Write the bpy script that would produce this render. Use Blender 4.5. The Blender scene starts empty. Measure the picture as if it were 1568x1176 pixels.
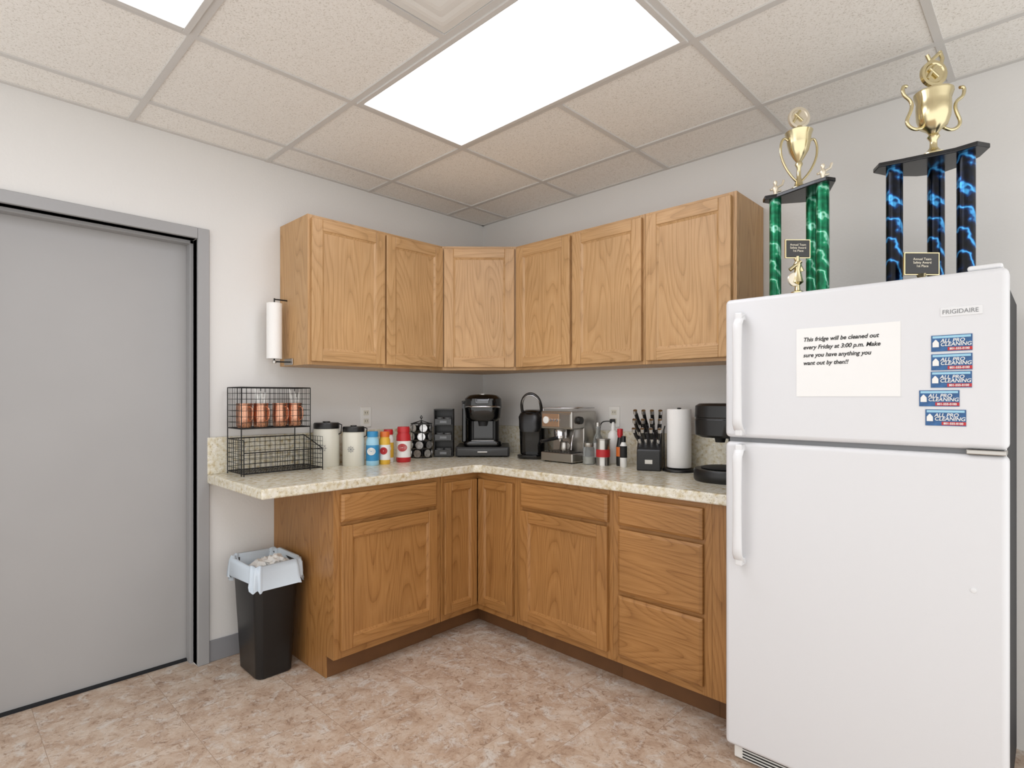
import bpy, bmesh, math, random
from mathutils import Vector, Matrix
random.seed(4)
S = bpy.context.scene
COL = S.collection
R90 = math.radians(90); R45 = math.radians(45)

# ---------------------------------------------------------------- materials
def lin(h):
    h = h.lstrip('#'); o = []
    for i in (0, 2, 4):
        c = int(h[i:i+2], 16)/255
        o.append(c/12.92 if c <= 0.04045 else ((c+0.055)/1.055)**2.4)
    return (*o, 1)

def mat(name, col, rough=0.5, metal=0.0, bump=0.0, bscale=60, coat=0.0, trans=0.0, var=0.0, vscale=8, emis=None, es=0, alpha=1):
    m = bpy.data.materials.new(name); m.use_nodes = True
    nt = m.node_tree; b = nt.nodes['Principled BSDF']
    b.inputs['Base Color'].default_value = lin(col)
    b.inputs['Roughness'].default_value = rough
    b.inputs['Metallic'].default_value = metal
    b.inputs['Coat Weight'].default_value = coat
    b.inputs['Transmission Weight'].default_value = trans
    b.inputs['Alpha'].default_value = alpha
    if emis:
        b.inputs['Emission Color'].default_value = lin(emis)
        b.inputs['Emission Strength'].default_value = es
    tc = nt.nodes.new('ShaderNodeTexCoord')
    n = nt.nodes.new('ShaderNodeTexNoise'); n.inputs['Scale'].default_value = bscale
    n.inputs['Detail'].default_value = 3
    nt.links.new(tc.outputs['Object'], n.inputs['Vector'])
    if bump > 0:
        bp = nt.nodes.new('ShaderNodeBump'); bp.inputs['Strength'].default_value = bump
        bp.inputs['Distance'].default_value = 0.002
        nt.links.new(n.outputs['Fac'], bp.inputs['Height']); nt.links.new(bp.outputs['Normal'], b.inputs['Normal'])
    if var > 0:
        n2 = nt.nodes.new('ShaderNodeTexNoise'); n2.inputs['Scale'].default_value = vscale
        nt.links.new(tc.outputs['Object'], n2.inputs['Vector'])
        r = nt.nodes.new('ShaderNodeValToRGB')
        a = lin(col); e = r.color_ramp.elements
        e[0].position = 0.3; e[1].position = 0.7
        e[0].color = (a[0]*(1-var), a[1]*(1-var), a[2]*(1-var), 1)
        e[1].color = (min(1, a[0]*(1+var)), min(1, a[1]*(1+var)), min(1, a[2]*(1+var)), 1)
        nt.links.new(n2.outputs['Fac'], r.inputs['Fac']); nt.links.new(r.outputs['Color'], b.inputs['Base Color'])
    return m

def ramp(nt, els):
    r = nt.nodes.new('ShaderNodeValToRGB'); cr = r.color_ramp
    while len(cr.elements) < len(els): cr.elements.new(0.5)
    for e, (p, c) in zip(cr.elements, els):
        e.position = p; e.color = lin(c) if isinstance(c, str) else c
    return r

def mixc(nt, a, b, fac, mode='MIX'):
    m = nt.nodes.new('ShaderNodeMix'); m.data_type = 'RGBA'; m.blend_type = mode
    def s(k, v):
        if hasattr(v, 'type') and hasattr(v, 'links'): nt.links.new(v, m.inputs[k])
        elif k == 0: m.inputs[0].default_value = v
        else: m.inputs[k].default_value = lin(v) if isinstance(v, str) else v
    s(0, fac); s(6, a); s(7, b)
    return m.outputs[2]

def oak(name, light, mid, dark, horiz=False):
    m = bpy.data.materials.new(name); m.use_nodes = True
    nt = m.node_tree; b = nt.nodes['Principled BSDF']; L = nt.links.new
    tc = nt.nodes.new('ShaderNodeTexCoord'); oi = nt.nodes.new('ShaderNodeObjectInfo')
    sc = nt.nodes.new('ShaderNodeVectorMath'); sc.operation = 'MULTIPLY'
    mul = nt.nodes.new('ShaderNodeVectorMath'); mul.operation = 'MULTIPLY_ADD'
    L(oi.outputs['Random'], sc.inputs[0]); sc.inputs[1].default_value = (37, 51, 23)
    mul.inputs[1].default_value = (0.9, 0.9, 5.5) if horiz else (5.5, 5.5, 0.9)
    L(tc.outputs['Object'], mul.inputs[0]); L(sc.outputs[0], mul.inputs[2])
    n = nt.nodes.new('ShaderNodeTexNoise'); n.inputs['Scale'].default_value = 1.0
    n.inputs['Detail'].default_value = 1.2; n.inputs['Roughness'].default_value = 0.35
    L(mul.outputs[0], n.inputs['Vector'])
    k = nt.nodes.new('ShaderNodeMath'); k.operation = 'MULTIPLY'; k.inputs[1].default_value = 26
    L(n.outputs['Fac'], k.inputs[0])
    f = nt.nodes.new('ShaderNodeMath'); f.operation = 'FRACT'; L(k.outputs[0], f.inputs[0])
    r1 = ramp(nt, [(0.0, dark), (0.18, mid), (0.75, light), (1.0, mid)])
    L(f.outputs[0], r1.inputs['Fac'])
    m2 = nt.nodes.new('ShaderNodeVectorMath'); m2.operation = 'MULTIPLY_ADD'
    m2.inputs[1].default_value = (7, 7, 330) if horiz else (330, 330, 7)
    L(tc.outputs['Object'], m2.inputs[0]); L(sc.outputs[0], m2.inputs[2])
    p = nt.nodes.new('ShaderNodeTexNoise'); p.inputs['Scale'].default_value = 1; p.inputs['Detail'].default_value = 2
    L(m2.outputs[0], p.inputs['Vector'])
    r2 = ramp(nt, [(0.36, dark), (0.5, light)]); L(p.outputs['Fac'], r2.inputs['Fac'])
    c = mixc(nt, r1.outputs['Color'], r2.outputs['Color'], 0.38)
    n3 = nt.nodes.new('ShaderNodeTexNoise'); n3.inputs['Scale'].default_value = 2.2
    L(tc.outputs['Object'], n3.inputs['Vector'])
    r3 = ramp(nt, [(0.3, '#e6e6e6'), (0.7, '#ffffff')]); L(n3.outputs['Fac'], r3.inputs['Fac'])
    c = mixc(nt, c, r3.outputs['Color'], 1.0, 'MULTIPLY')
    L(c, b.inputs['Base Color'])
    b.inputs['Roughness'].default_value = 0.42
    bp = nt.nodes.new('ShaderNodeBump'); bp.inputs['Strength'].default_value = 0.15; bp.inputs['Distance'].default_value = 0.001
    L(p.outputs['Fac'], bp.inputs['Height']); L(bp.outputs['Normal'], b.inputs['Normal'])
    return m

OAK_U = oak('oak_upper_lit_v', '#c8a071', '#bc9261', '#a07a4d')  # same oak, lightened: stronger light on the uppers is put into the colour
OAK_UH = oak('oak_upper_lit_h', '#c8a071', '#bc9261', '#a07a4d', True)
OAK_B = oak('oak_base_shaded_v', '#ad7d48', '#9f6f3b', '#815427')  # same oak, darkened: weaker light on the base cabinets is painted in
OAK_BH = oak('oak_base_shaded_h', '#ad7d48', '#9f6f3b', '#815427', True)
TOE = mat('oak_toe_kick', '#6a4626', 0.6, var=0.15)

def wallmat():
    m = mat('painted_drywall', '#dbdad8', 0.75)
    nt = m.node_tree; b = nt.nodes['Principled BSDF']; L = nt.links.new
    tc = nt.nodes['Texture Coordinate']
    v = nt.nodes.new('ShaderNodeTexNoise'); v.inputs['Scale'].default_value = 90; v.inputs['Detail'].default_value = 4
    L(tc.outputs['Object'], v.inputs['Vector'])
    bp = nt.nodes.new('ShaderNodeBump'); bp.inputs['Strength'].default_value = 0.25; bp.inputs['Distance'].default_value = 0.003
    L(v.outputs['Fac'], bp.inputs['Height']); L(bp.outputs['Normal'], b.inputs['Normal'])
    return m
WALL = wallmat()

def tilemat():
    m = bpy.data.materials.new('acoustic_ceiling_tile'); m.use_nodes = True
    nt = m.node_tree; b = nt.nodes['Principled BSDF']; L = nt.links.new
    tc = nt.nodes.new('ShaderNodeTexCoord')
    n = nt.nodes.new('ShaderNodeTexNoise'); n.inputs['Scale'].default_value = 190; n.inputs['Detail'].default_value = 2
    n.inputs['Roughness'].default_value = 0.7
    L(tc.outputs['Object'], n.inputs['Vector'])
    r = ramp(nt, [(0.32, '#c6c2ba'), (0.42, '#e8e5e0'), (0.6, '#efede9')]); L(n.outputs['Fac'], r.inputs['Fac'])
    L(r.outputs['Color'], b.inputs['Base Color']); b.inputs['Roughness'].default_value = 0.9
    bp = nt.nodes.new('ShaderNodeBump'); bp.inputs['Strength'].default_value = 0.3; bp.inputs['Distance'].default_value = 0.002
    L(n.outputs['Fac'], bp.inputs['Height']); L(bp.outputs['Normal'], b.inputs['Normal'])
    return m
TILE = tilemat()

def floormat():
    m = bpy.data.materials.new('vinyl_floor_tile'); m.use_nodes = True
    nt = m.node_tree; b = nt.nodes['Principled BSDF']; L = nt.links.new
    tc = nt.nodes.new('ShaderNodeTexCoord')
    br = nt.nodes.new('ShaderNodeTexBrick'); br.offset = 0.5
    br.inputs['Scale'].default_value = 1; br.inputs['Brick Width'].default_value = 0.40; br.inputs['Row Height'].default_value = 0.40
    br.inputs['Mortar Size'].default_value = 0.0011; br.inputs['Mortar Smooth'].default_value = 0.2
    br.inputs['Color1'].default_value = (0, 0, 0, 1); br.inputs['Color2'].default_value = (1, 1, 1, 1)
    L(tc.outputs['Object'], br.inputs['Vector'])
    off = nt.nodes.new('ShaderNodeVectorMath'); off.operation = 'MULTIPLY_ADD'
    L(br.outputs['Color'], off.inputs[0]); off.inputs[1].default_value = (6, 4, 0); L(tc.outputs['Object'], off.inputs[2])
    n1 = nt.nodes.new('ShaderNodeTexNoise'); n1.inputs['Scale'].default_value = 9; n1.inputs['Detail'].default_value = 10
    n1.inputs['Roughness'].default_value = 0.75; n1.inputs['Distortion'].default_value = 0.4
    L(off.outputs[0], n1.inputs['Vector'])
    r1 = ramp(nt, [(0.34, '#a38a76'), (0.46, '#b7a08c'), (0.55, '#c3b09e'), (0.68, '#cec1b3')]); L(n1.outputs['Fac'], r1.inputs['Fac'])
    n2 = nt.nodes.new('ShaderNodeTexNoise'); n2.inputs['Scale'].default_value = 13; n2.inputs['Detail'].default_value = 9
    n2.inputs['Roughness'].default_value = 0.78; n2.inputs['Distortion'].default_value = 0.6
    L(off.outputs[0], n2.inputs['Vector'])
    r2 = ramp(nt, [(0.51, (0, 0, 0, 1)), (0.62, (.85, .85, .85, 1))]); L(n2.outputs['Fac'], r2.inputs['Fac'])
    c = mixc(nt, r1.outputs['Color'], '#cec8c0', r2.outputs['Color'])
    n4 = nt.nodes.new('ShaderNodeTexNoise'); n4.inputs['Scale'].default_value = 34; n4.inputs['Detail'].default_value = 6
    n4.inputs['Roughness'].default_value = 0.75; n4.inputs['Distortion'].default_value = 1.0
    L(off.outputs[0], n4.inputs['Vector'])
    r4 = ramp(nt, [(0.36, '#b09680'), (0.47, '#ffffff')]); L(n4.outputs['Fac'], r4.inputs['Fac'])
    c = mixc(nt, c, r4.outputs['Color'], 0.6, 'MULTIPLY')
    c = mixc(nt, c, '#a08b78', br.outputs['Fac'])
    L(c, b.inputs['Base Color']); b.inputs['Roughness'].default_value = 0.42
    return m
FLOOR = floormat()

def granite():
    m = bpy.data.materials.new('speckled_countertop'); m.use_nodes = True
    nt = m.node_tree; b = nt.nodes['Principled BSDF']; L = nt.links.new
    tc = nt.nodes.new('ShaderNodeTexCoord')
    n1 = nt.nodes.new('ShaderNodeTexNoise'); n1.inputs['Scale'].default_value = 50; n1.inputs['Detail'].default_value = 4
    L(tc.outputs['Object'], n1.inputs['Vector'])
    r1 = ramp(nt, [(0.30, '#bba985'), (0.42, '#d2c9b0'), (0.55, '#dcd7c7'), (0.7, '#e4e0d6')]); L(n1.outputs['Fac'], r1.inputs['Fac'])
    n2 = nt.nodes.new('ShaderNodeTexNoise'); n2.inputs['Scale'].default_value = 210; n2.inputs['Detail'].default_value = 2
    L(tc.outputs['Object'], n2.inputs['Vector'])
    r2 = ramp(nt, [(0.31, '#7d6a4c'), (0.37, '#ffffff')]); L(n2.outputs['Fac'], r2.inputs['Fac'])
    c = mixc(nt, r1.outputs['Color'], r2.outputs['Color'], 0.6, 'MULTIPLY')
    L(c, b.inputs['Base Color']); b.inputs['Roughness'].default_value = 0.22
    return m
GRAN = granite()

def swirl(name, stops):
    m = bpy.data.materials.new(name); m.use_nodes = True
    nt = m.node_tree; b = nt.nodes['Principled BSDF']; L = nt.links.new
    tc = nt.nodes.new('ShaderNodeTexCoord')
    w = nt.nodes.new('ShaderNodeTexWave'); w.inputs['Scale'].default_value = 8; w.inputs['Distortion'].default_value = 7
    w.inputs['Detail'].default_value = 2; w.inputs['Detail Scale'].default_value = 2.5; w.bands_direction = 'DIAGONAL'
    L(tc.outputs['Object'], w.inputs['Vector'])
    r = ramp(nt, stops); L(w.outputs['Fac'], r.inputs['Fac'])
    L(r.outputs['Color'], b.inputs['Base Color']); b.inputs['Metallic'].default_value = 0.55; b.inputs['Roughness'].default_value = 0.22
    return m
GREENC = swirl('green_foil', [(0.0, '#0a5e40'), (0.4, '#0e7650'), (0.85, '#178a5f'), (1.0, '#8fd6bb')])
BLUEC = swirl('blue_foil', [(0.0, '#04080f'), (0.55, '#0a1730'), (0.85, '#123f78'), (1.0, '#4aa8ea')])

GREYP = mat('grey_door_paint', '#a3a2a2', 0.5, bump=0.05, var=0.02, vscale=3)
GREYF = mat('grey_frame_paint', '#99999a', 0.45, bump=0.05)
RUBBER = mat('grey_rubber_base', '#88898d', 0.6)
DARKGAP = mat('dark_gap', '#15171c', 0.8)
BLACKP = mat('black_plastic', '#121213', 0.35, bump=0.05)
BLACKG = mat('black_gloss', '#0a0a0b', 0.14, coat=0.4)
BLACKM = mat('black_matte', '#1b1b1c', 0.7)
WIRE = mat('black_wire', '#121212', 0.45, metal=0.3)
WHITEF = mat('white_appliance', '#d8d9dc', 0.42, bump=0.05, bscale=350)
WHITEH = mat('white_handle', '#dedfe1', 0.25)
WHITEP = mat('white_plastic', '#e6e6e3', 0.4)
PAPER = mat('paper', '#eaeae9', 0.8)
TOWEL = mat('paper_towel', '#ecebe9', 0.95, bump=0.5, bscale=220)
CREAM = mat('cream_ceramic', '#d4d1c4', 0.3, coat=0.3)
STEEL = mat('brushed_steel', '#b4b1ac', 0.28, metal=1.0)
CHROME = mat('chrome', '#d5d5d8', 0.1, metal=1.0)
COPPER = mat('hammered_copper', '#d9a388', 0.25, metal=1.0, bump=0.35, bscale=90)
GOLD = mat('gold_plastic', '#dbcfa8', 0.2, metal=1.0)
GOLDW = mat('pale_gold', '#e8dfcc', 0.3, metal=0.6)
MARBLE = mat('black_marble', '#1a1b1e', 0.2, var=0.5, vscale=25)
TBAR = mat('ceiling_grid_metal', '#cccac7', 0.5)
LENS = mat('light_lens', '#ffffff', 0.5, emis='#f3f6ff', es=5.5)
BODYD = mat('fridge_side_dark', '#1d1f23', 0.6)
BAG = mat('bin_liner_plastic', '#d9e6f2', 0.35, bump=0.5, bscale=25, trans=0.15)
RED = mat('red_label', '#b8242a', 0.4); BLUE = mat('blue_label', '#2b84b6', 0.4); YEL = mat('yellow_label', '#dcae3c', 0.4)
LBLUE = mat('pale_blue_label', '#97c6dc', 0.4); ORANGE = mat('orange_label', '#d06a28', 0.4)
NAVY = mat('magnet_blue', '#2c5a8c', 0.5, var=0.25, vscale=70); INK = mat('ink', '#2b2b2b', 0.8); GREYL = mat('grey_logo', '#77797c', 0.5)
AMBER = mat('amber_panel', '#b8967a', 0.3, metal=0.6)
GLASS = mat('clear_glass', '#e8eef0', 0.05, trans=0.9)
FOIL = mat('foil_lid', '#c9c9c9', 0.3, metal=0.8, var=0.3, vscale=60)

# ---------------------------------------------------------------- mesh helpers
def empty(name, loc=(0, 0, 0), rz=0):
    e = bpy.data.objects.new(name, None); e.empty_display_size = 0.05
    e.location = loc; e.rotation_euler = (0, 0, rz); COL.objects.link(e); return e

def finish(name, bm, mats, parent=None, loc=(0, 0, 0), rot=(0, 0, 0), smooth=False, ang=40, bevel=0, seg=2):
    me = bpy.data.meshes.new(name)
    bmesh.ops.recalc_face_normals(bm, faces=bm.faces)
    bm.to_mesh(me); bm.free()
    if not isinstance(mats, (list, tuple)): mats = [mats]
    for m in mats: me.materials.append(m)
    o = bpy.data.objects.new(name, me); COL.objects.link(o)
    o.location = loc; o.rotation_euler = rot
    if parent: o.parent = parent
    if smooth:
        for p in me.polygons: p.use_smooth = True
        me.set_sharp_from_angle(angle=math.radians(ang))
    if bevel:
        md = o.modifiers.new('bevel', 'BEVEL'); md.width = bevel; md.segments = seg; md.limit_method = 'ANGLE'
        md.angle_limit = math.radians(40)
        if smooth: md.harden_normals = True
    return o

def addbox(bm, x0, x1, y0, y1, z0, z1, mi=0):
    v = [bm.verts.new((x, y, z)) for z in (z0, z1) for x, y in ((x0, y0), (x1, y0), (x1, y1), (x0, y1))]
    for f in ((3, 2, 1, 0), (4, 5, 6, 7), (0, 1, 5, 4), (1, 2, 6, 5), (2, 3, 7, 6), (3, 0, 4, 7)):
        bm.faces.new([v[i] for i in f]).material_index = mi

def box(name, x0, x1, y0, y1, z0, z1, m, parent=None, bevel=0.0, seg=2, smooth=False, **k):
    bm = bmesh.new(); addbox(bm, x0, x1, y0, y1, z0, z1)
    return finish(name, bm, m, parent, bevel=bevel, seg=seg, smooth=smooth, **k)

def prism(name, pts, z0, z1, m, parent=None, bevel=0.0, **k):
    bm = bmesh.new()
    a = [bm.verts.new((x, y, z0)) for x, y in pts]; b = [bm.verts.new((x, y, z1)) for x, y in pts]
    bm.faces.new(a[::-1]); bm.faces.new(b); n = len(pts)
    for i in range(n): bm.faces.new((a[i], a[(i+1) % n], b[(i+1) % n], b[i]))
    return finish(name, bm, m, parent, bevel=bevel, **k)

def rr(w, d, r, n=5):
    r = min(r, w/2-1e-4, d/2-1e-4); pts = []
    for cx, cy, a0 in ((w/2-r, d/2-r, 0), (-w/2+r, d/2-r, 90), (-w/2+r, -d/2+r, 180), (w/2-r, -d/2+r, 270)):
        for i in range(n+1):
            a = math.radians(a0+90*i/n); pts.append((cx+r*math.cos(a), cy+r*math.sin(a)))
    return pts

def loft(name, secs, m, parent=None, n=5, caps=(True, True), smooth=True, **k):
    bm = bmesh.new(); rings = []
    for s in secs:
        w, d, r, z = s[:4]; ox, oy = (s[4], s[5]) if len(s) > 4 else (0, 0)
        rings.append([bm.verts.new((x+ox, y+oy, z)) for x, y in rr(w, d, r, n)])
    N = len(rings[0])
    for a, b in zip(rings, rings[1:]):
        for i in range(N): bm.faces.new((a[i], a[(i+1) % N], b[(i+1) % N], b[i]))
    if caps[0]: bm.faces.new(rings[0][::-1])
    if caps[1]: bm.faces.new(rings[-1])
    return finish(name, bm, m, parent, smooth=smooth, **k)

def lathe_bm(bm, prof, seg=32, off=(0, 0, 0), mis=None):
    rings = []
    for r, z in prof:
        if r < 1e-5: rings.append([bm.verts.new((off[0], off[1], z+off[2]))])
        else: rings.append([bm.verts.new((off[0]+r*math.cos(2*math.pi*i/seg), off[1]+r*math.sin(2*math.pi*i/seg), z+off[2])) for i in range(seg)])
    for j, (a, b) in enumerate(zip(rings, rings[1:])):
        mi = mis[j] if mis else 0
        for i in range(seg):
            i2 = (i+1) % seg
            if len(a) == 1 and len(b) == 1: continue
            if len(a) == 1: f = bm.faces.new((a[0], b[i2], b[i]))
            elif len(b) == 1: f = bm.faces.new((a[i], a[i2], b[0]))
            else: f = bm.faces.new((a[i], a[i2], b[i2], b[i]))
            f.material_index = mi

def lathe(name, prof, m, parent=None, loc=(0, 0, 0), rot=(0, 0, 0), seg=32, mis=None, ang=35):
    bm = bmesh.new(); lathe_bm(bm, prof, seg, mis=mis)
    return finish(name, bm, m, parent, loc=loc, rot=rot, smooth=True, ang=ang)

def wires(name, lines, rad, m, parent=None, cyclic=False, smoothc=False, loc=(0, 0, 0), rot=(0, 0, 0)):
    c = bpy.data.curves.new(name, 'CURVE'); c.dimensions = '3D'; c.bevel_depth = rad; c.bevel_resolution = 2; c.use_fill_caps = True
    for ln in lines:
        sp = c.splines.new('NURBS' if smoothc else 'POLY'); sp.points.add(len(ln)-1)
        for p, q in zip(sp.points, ln): p.co = (*q, 1)
        if smoothc: sp.order_u = 4; sp.use_endpoint_u = True
        sp.use_cyclic_u = cyclic
    c.materials.append(m)
    o = bpy.data.objects.new(name, c); COL.objects.link(o); o.location = loc; o.rotation_euler = rot
    if parent: o.parent = parent
    return o

def text(name, body, size, m, parent, loc, rot=(R90, 0, 0), shear=0, ax='LEFT', space=1.0, off=0.0, sx=1):
    c = bpy.data.curves.new(name, 'FONT'); c.body = body; c.size = size; c.shear = shear; c.align_x = ax
    c.space_line = space; c.extrude = 0.0002; c.offset = off
    c.materials.append(m)
    o = bpy.data.objects.new(name, c); COL.objects.link(o); o.location = loc; o.rotation_euler = rot; o.parent = parent
    o.scale = (sx, 1, 1)
    return o

# ---------------------------------------------------------------- room shell
CZ = 2.445; RX = 3.7; RY = -3.7
box('floor', -0.15, RX, RY, 0.15, -0.1, 0, FLOOR)
box('ceiling', -0.15, RX, RY, 0.15, CZ, CZ+0.1, TILE)
box('wall_right', -0.15, RX, 0, 0.15, 0, CZ, WALL)
D0, D1, DT = 1.82, 2.76, 1.985
bm = bmesh.new()
addbox(bm, -0.15, 0, -D0, 0, 0, CZ); addbox(bm, -0.15, 0, RY, -D1, 0, CZ); addbox(bm, -0.15, 0, -D1, -D0, DT, CZ)
finish('wall_left', bm, WALL)
# door
d = empty('door_1', (0, 0, 0))
box('leaf', -0.145, -0.10, -D1+.004, -D0-.004, 0.012, DT-.004, GREYP, d)
box('threshold_gap', -0.145, -0.085, -D1, -D0, 0.0005, 0.011, DARKGAP, d)
fw = 0.05
box('jamb_near', -0.15, 0.018, -D0, -D0+fw, 0, DT+fw, GREYF, d, 0.003)
box('jamb_far', -0.15, 0.018, -D1-fw, -D1, 0, DT+fw, GREYF, d, 0.003)
box('head', -0.15, 0.0175, -D1, -D0, DT, DT+fw, GREYF, d, 0.003)
box('stop_near', -0.098, -0.045, -D0-.016, -D0, 0, DT, GREYF, d, 0.002)
box('stop_far', -0.098, -0.045, -D1, -D1+.016, 0, DT, GREYF, d, 0.002)
box('stop_head', -0.098, -0.045, -D1, -D0, DT-.016, DT, GREYF, d, 0.002)
lathe('knob', [(0, 0), (.03, 0), (.03, .008), (.012, .01), (.012, .035), (.026, .045), (.028, .06), (.018, .07), (0, .07)], STEEL, d,
      loc=(-0.10, -D1+.07, 0.95), rot=(0, R90, 0))
box('baseboard_left', 0, 0.008, -D0+fw, -1.458, 0, 0.10, RUBBER, bevel=.002)
box('baseboard_left_far', 0, 0.008, RY, -D1-fw, 0, 0.10, RUBBER)
box('baseboard_right', 2.82, RX, -0.008, 0, 0, 0.10, RUBBER)

# ceiling grid
gx = [0.24+0.588*i for i in range(6)]; gy = [-0.325-0.586*i for i in range(6)]
bm = bmesh.new()
for x in gx: addbox(bm, x-.012, x+.012, RY, 0, CZ-.006, CZ+.001)
for y in gy: addbox(bm, 0, RX, y-.012, y+.012, CZ-.0062, CZ+.001)
addbox(bm, 0, .02, RY, 0, CZ-.005, CZ+.001); addbox(bm, 0, RX, -.02, 0, CZ-.005, CZ+.001)
finish('ceiling_grid', bm, TBAR)
def troffer(x0, y0):
    x1 = x0+2*.588; y1 = y0-.586
    e = empty('ceiling_light_panel', (x0, y0, CZ))
    w = x1-x0; h = y0-y1
    bm = bmesh.new()
    for a in ((.012, w-.012, -.034, -.012), (.012, w-.012, -h+.012, -h+.034), (.012, .034, -h+.034, -.034), (w-.034, w-.012, -h+.034, -.034)):
        addbox(bm, *a, -.012, -.0005)
    finish('frame', bm, TBAR, e, bevel=.002)
    box('lens', .034, w-.034, -h+.034, -.034, -.007, -.001, LENS, e)
troffer(gx[1], gy[1]); troffer(gx[1], gy[3])
# diffuser
e = empty('ceiling_air_diffuser', (gx[2]+.294, gy[2]-.293, CZ))
for i, (a, z) in enumerate(((.56, -.002), (.44, -.012), (.32, -.02), (.20, -.026))):
    loft('louver', [(a-.10, a-.10, .01, z-.012), (a-.07, a-.07, .01, z-.010), (a, a, .01, z)], WHITEP, e, smooth=False)

# ---------------------------------------------------------------- cabinets
def cdoor(parent, x, z, w, h, y, mv, mh, st=0.055):
    """framed recessed-panel door, front facing -Y"""
    t = .019
    box('door_stile', x, x+st, y-t, y, z, z+h, mv, parent, .003)
    box('door_stile', x+w-st, x+w, y-t, y, z, z+h, mv, parent, .003)
    box('door_rail', x+st, x+w-st, y-t, y, z, z+st, mh, parent, .003)
    box('door_rail', x+st, x+w-st, y-t, y, z+h-st, z+h, mh, parent, .003)
    bm = bmesh.new()
    o = [(x+st-.001, z+st-.001), (x+w-st+.001, z+st-.001), (x+w-st+.001, z+h-st+.001), (x+st-.001, z+h-st+.001)]
    b_ = .010
    i = [(x+st+b_, z+st+b_), (x+w-st-b_, z+st+b_), (x+w-st-b_, z+h-st-b_), (x+st+b_, z+h-st-b_)]
    vo = [bm.verts.new((p[0], y-t+.003, p[1])) for p in o]; vi = [bm.verts.new((p[0], y-.010, p[1])) for p in i]
    for k in range(4): bm.faces.new((vo[k], vo[(k+1) % 4], vi[(k+1) % 4], vi[k]))
    finish('door_moulding', bm, mv, parent)
    box('door_panel', x+st, x+w-st, y-.010, y-.001, z+st, z+h-st, mv, parent)

def drawer(parent, x, z, w, h, y, mh):
    bm = bmesh.new(); t = .02; b_ = .012
    pts = [(0, 0), (w, 0), (w, h), (0, h)]
    a = [bm.verts.new((x+p[0], y, z+p[1])) for p in pts]
    m_ = [bm.verts.new((x+p[0], y-t+.007, z+p[1])) for p in pts]
    q = [(b_, b_), (w-b_, b_), (w-b_, h-b_), (b_, h-b_)]
    f = [bm.verts.new((x+p[0], y-t, z+p[1])) for p in q]
    bm.faces.new(a[::-1]); bm.faces.new(f)
    for k in range(4):
        k2 = (k+1) % 4
        bm.faces.new((a[k], a[k2], m_[k2], m_[k])); bm.faces.new((m_[k], m_[k2], f[k2], f[k]))
    finish('drawer_front', bm, mh, parent, bevel=.002)

def faceframe(parent, w, z0, z1, y, stiles, rails, mv, mh, sw=.035):
    for s in stiles: box('face_stile', s[0], s[1], y, y+.02, z0, z1, mv, parent)
    for r in rails: box('face_rail', 0.001, w-.001, y+.0008, y+.02, r[0], r[1], mh, parent)

UZ0, UZ1 = 1.406, 2.126
def upper(x, y, rz, w, doors, exposed=None):
    e = empty('upper_cabinet', (x, y, 0), rz)
    box('carcass', 0, w, -.285, -.002, UZ0, UZ1, OAK_U, e, .001)
    faceframe(e, w, UZ0, UZ1, -.305, [(0, .035), (w-.035, w)] + ([(w/2-.02, w/2+.02)] if len(doors) > 1 else []),
              [(UZ0, UZ0+.035), (UZ1-.035, UZ1)], OAK_U, OAK_UH)
    for a, b in doors: cdoor(e, a, UZ0+.016, b-a, UZ1-UZ0-.032, -.3055, OAK_U, OAK_UH)
    return e
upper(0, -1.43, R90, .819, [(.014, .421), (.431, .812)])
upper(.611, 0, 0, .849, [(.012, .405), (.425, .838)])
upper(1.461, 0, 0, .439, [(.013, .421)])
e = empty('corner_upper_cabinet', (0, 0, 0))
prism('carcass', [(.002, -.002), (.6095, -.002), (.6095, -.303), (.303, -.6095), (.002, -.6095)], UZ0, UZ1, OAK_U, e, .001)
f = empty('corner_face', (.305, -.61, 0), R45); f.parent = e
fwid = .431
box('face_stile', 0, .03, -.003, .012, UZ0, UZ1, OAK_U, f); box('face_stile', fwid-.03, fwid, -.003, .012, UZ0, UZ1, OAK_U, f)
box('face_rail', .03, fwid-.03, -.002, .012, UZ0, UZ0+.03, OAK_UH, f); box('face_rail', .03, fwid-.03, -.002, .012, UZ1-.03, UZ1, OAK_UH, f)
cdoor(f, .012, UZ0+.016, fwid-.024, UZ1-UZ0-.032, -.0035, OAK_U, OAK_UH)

# base cabinets
CB = .845
def base(x, y, rz, w, name='base_cabinet'):
    e = empty(name, (x, y, 0), rz)
    box('carcass', 0, w, -.59, -.002, .10, CB-.001, OAK_B, e)
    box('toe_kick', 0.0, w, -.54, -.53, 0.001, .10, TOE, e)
    faceframe(e, w, .10, CB-.001, -.61, [(0, .035), (w-.035, w)], [(.10, .145), (CB-.036, CB-.001), (.675, .71)], OAK_B, OAK_BH)
    return e
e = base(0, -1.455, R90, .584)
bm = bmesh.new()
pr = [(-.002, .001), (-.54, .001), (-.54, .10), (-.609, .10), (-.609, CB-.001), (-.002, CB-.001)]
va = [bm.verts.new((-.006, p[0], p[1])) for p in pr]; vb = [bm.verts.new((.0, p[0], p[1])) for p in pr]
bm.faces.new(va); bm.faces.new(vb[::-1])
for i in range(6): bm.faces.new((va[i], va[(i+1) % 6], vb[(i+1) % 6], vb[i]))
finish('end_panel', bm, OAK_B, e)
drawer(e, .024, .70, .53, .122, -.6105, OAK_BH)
cdoor(e, .024, .135, .53, .548, -.6105, OAK_B, OAK_BH)

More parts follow.
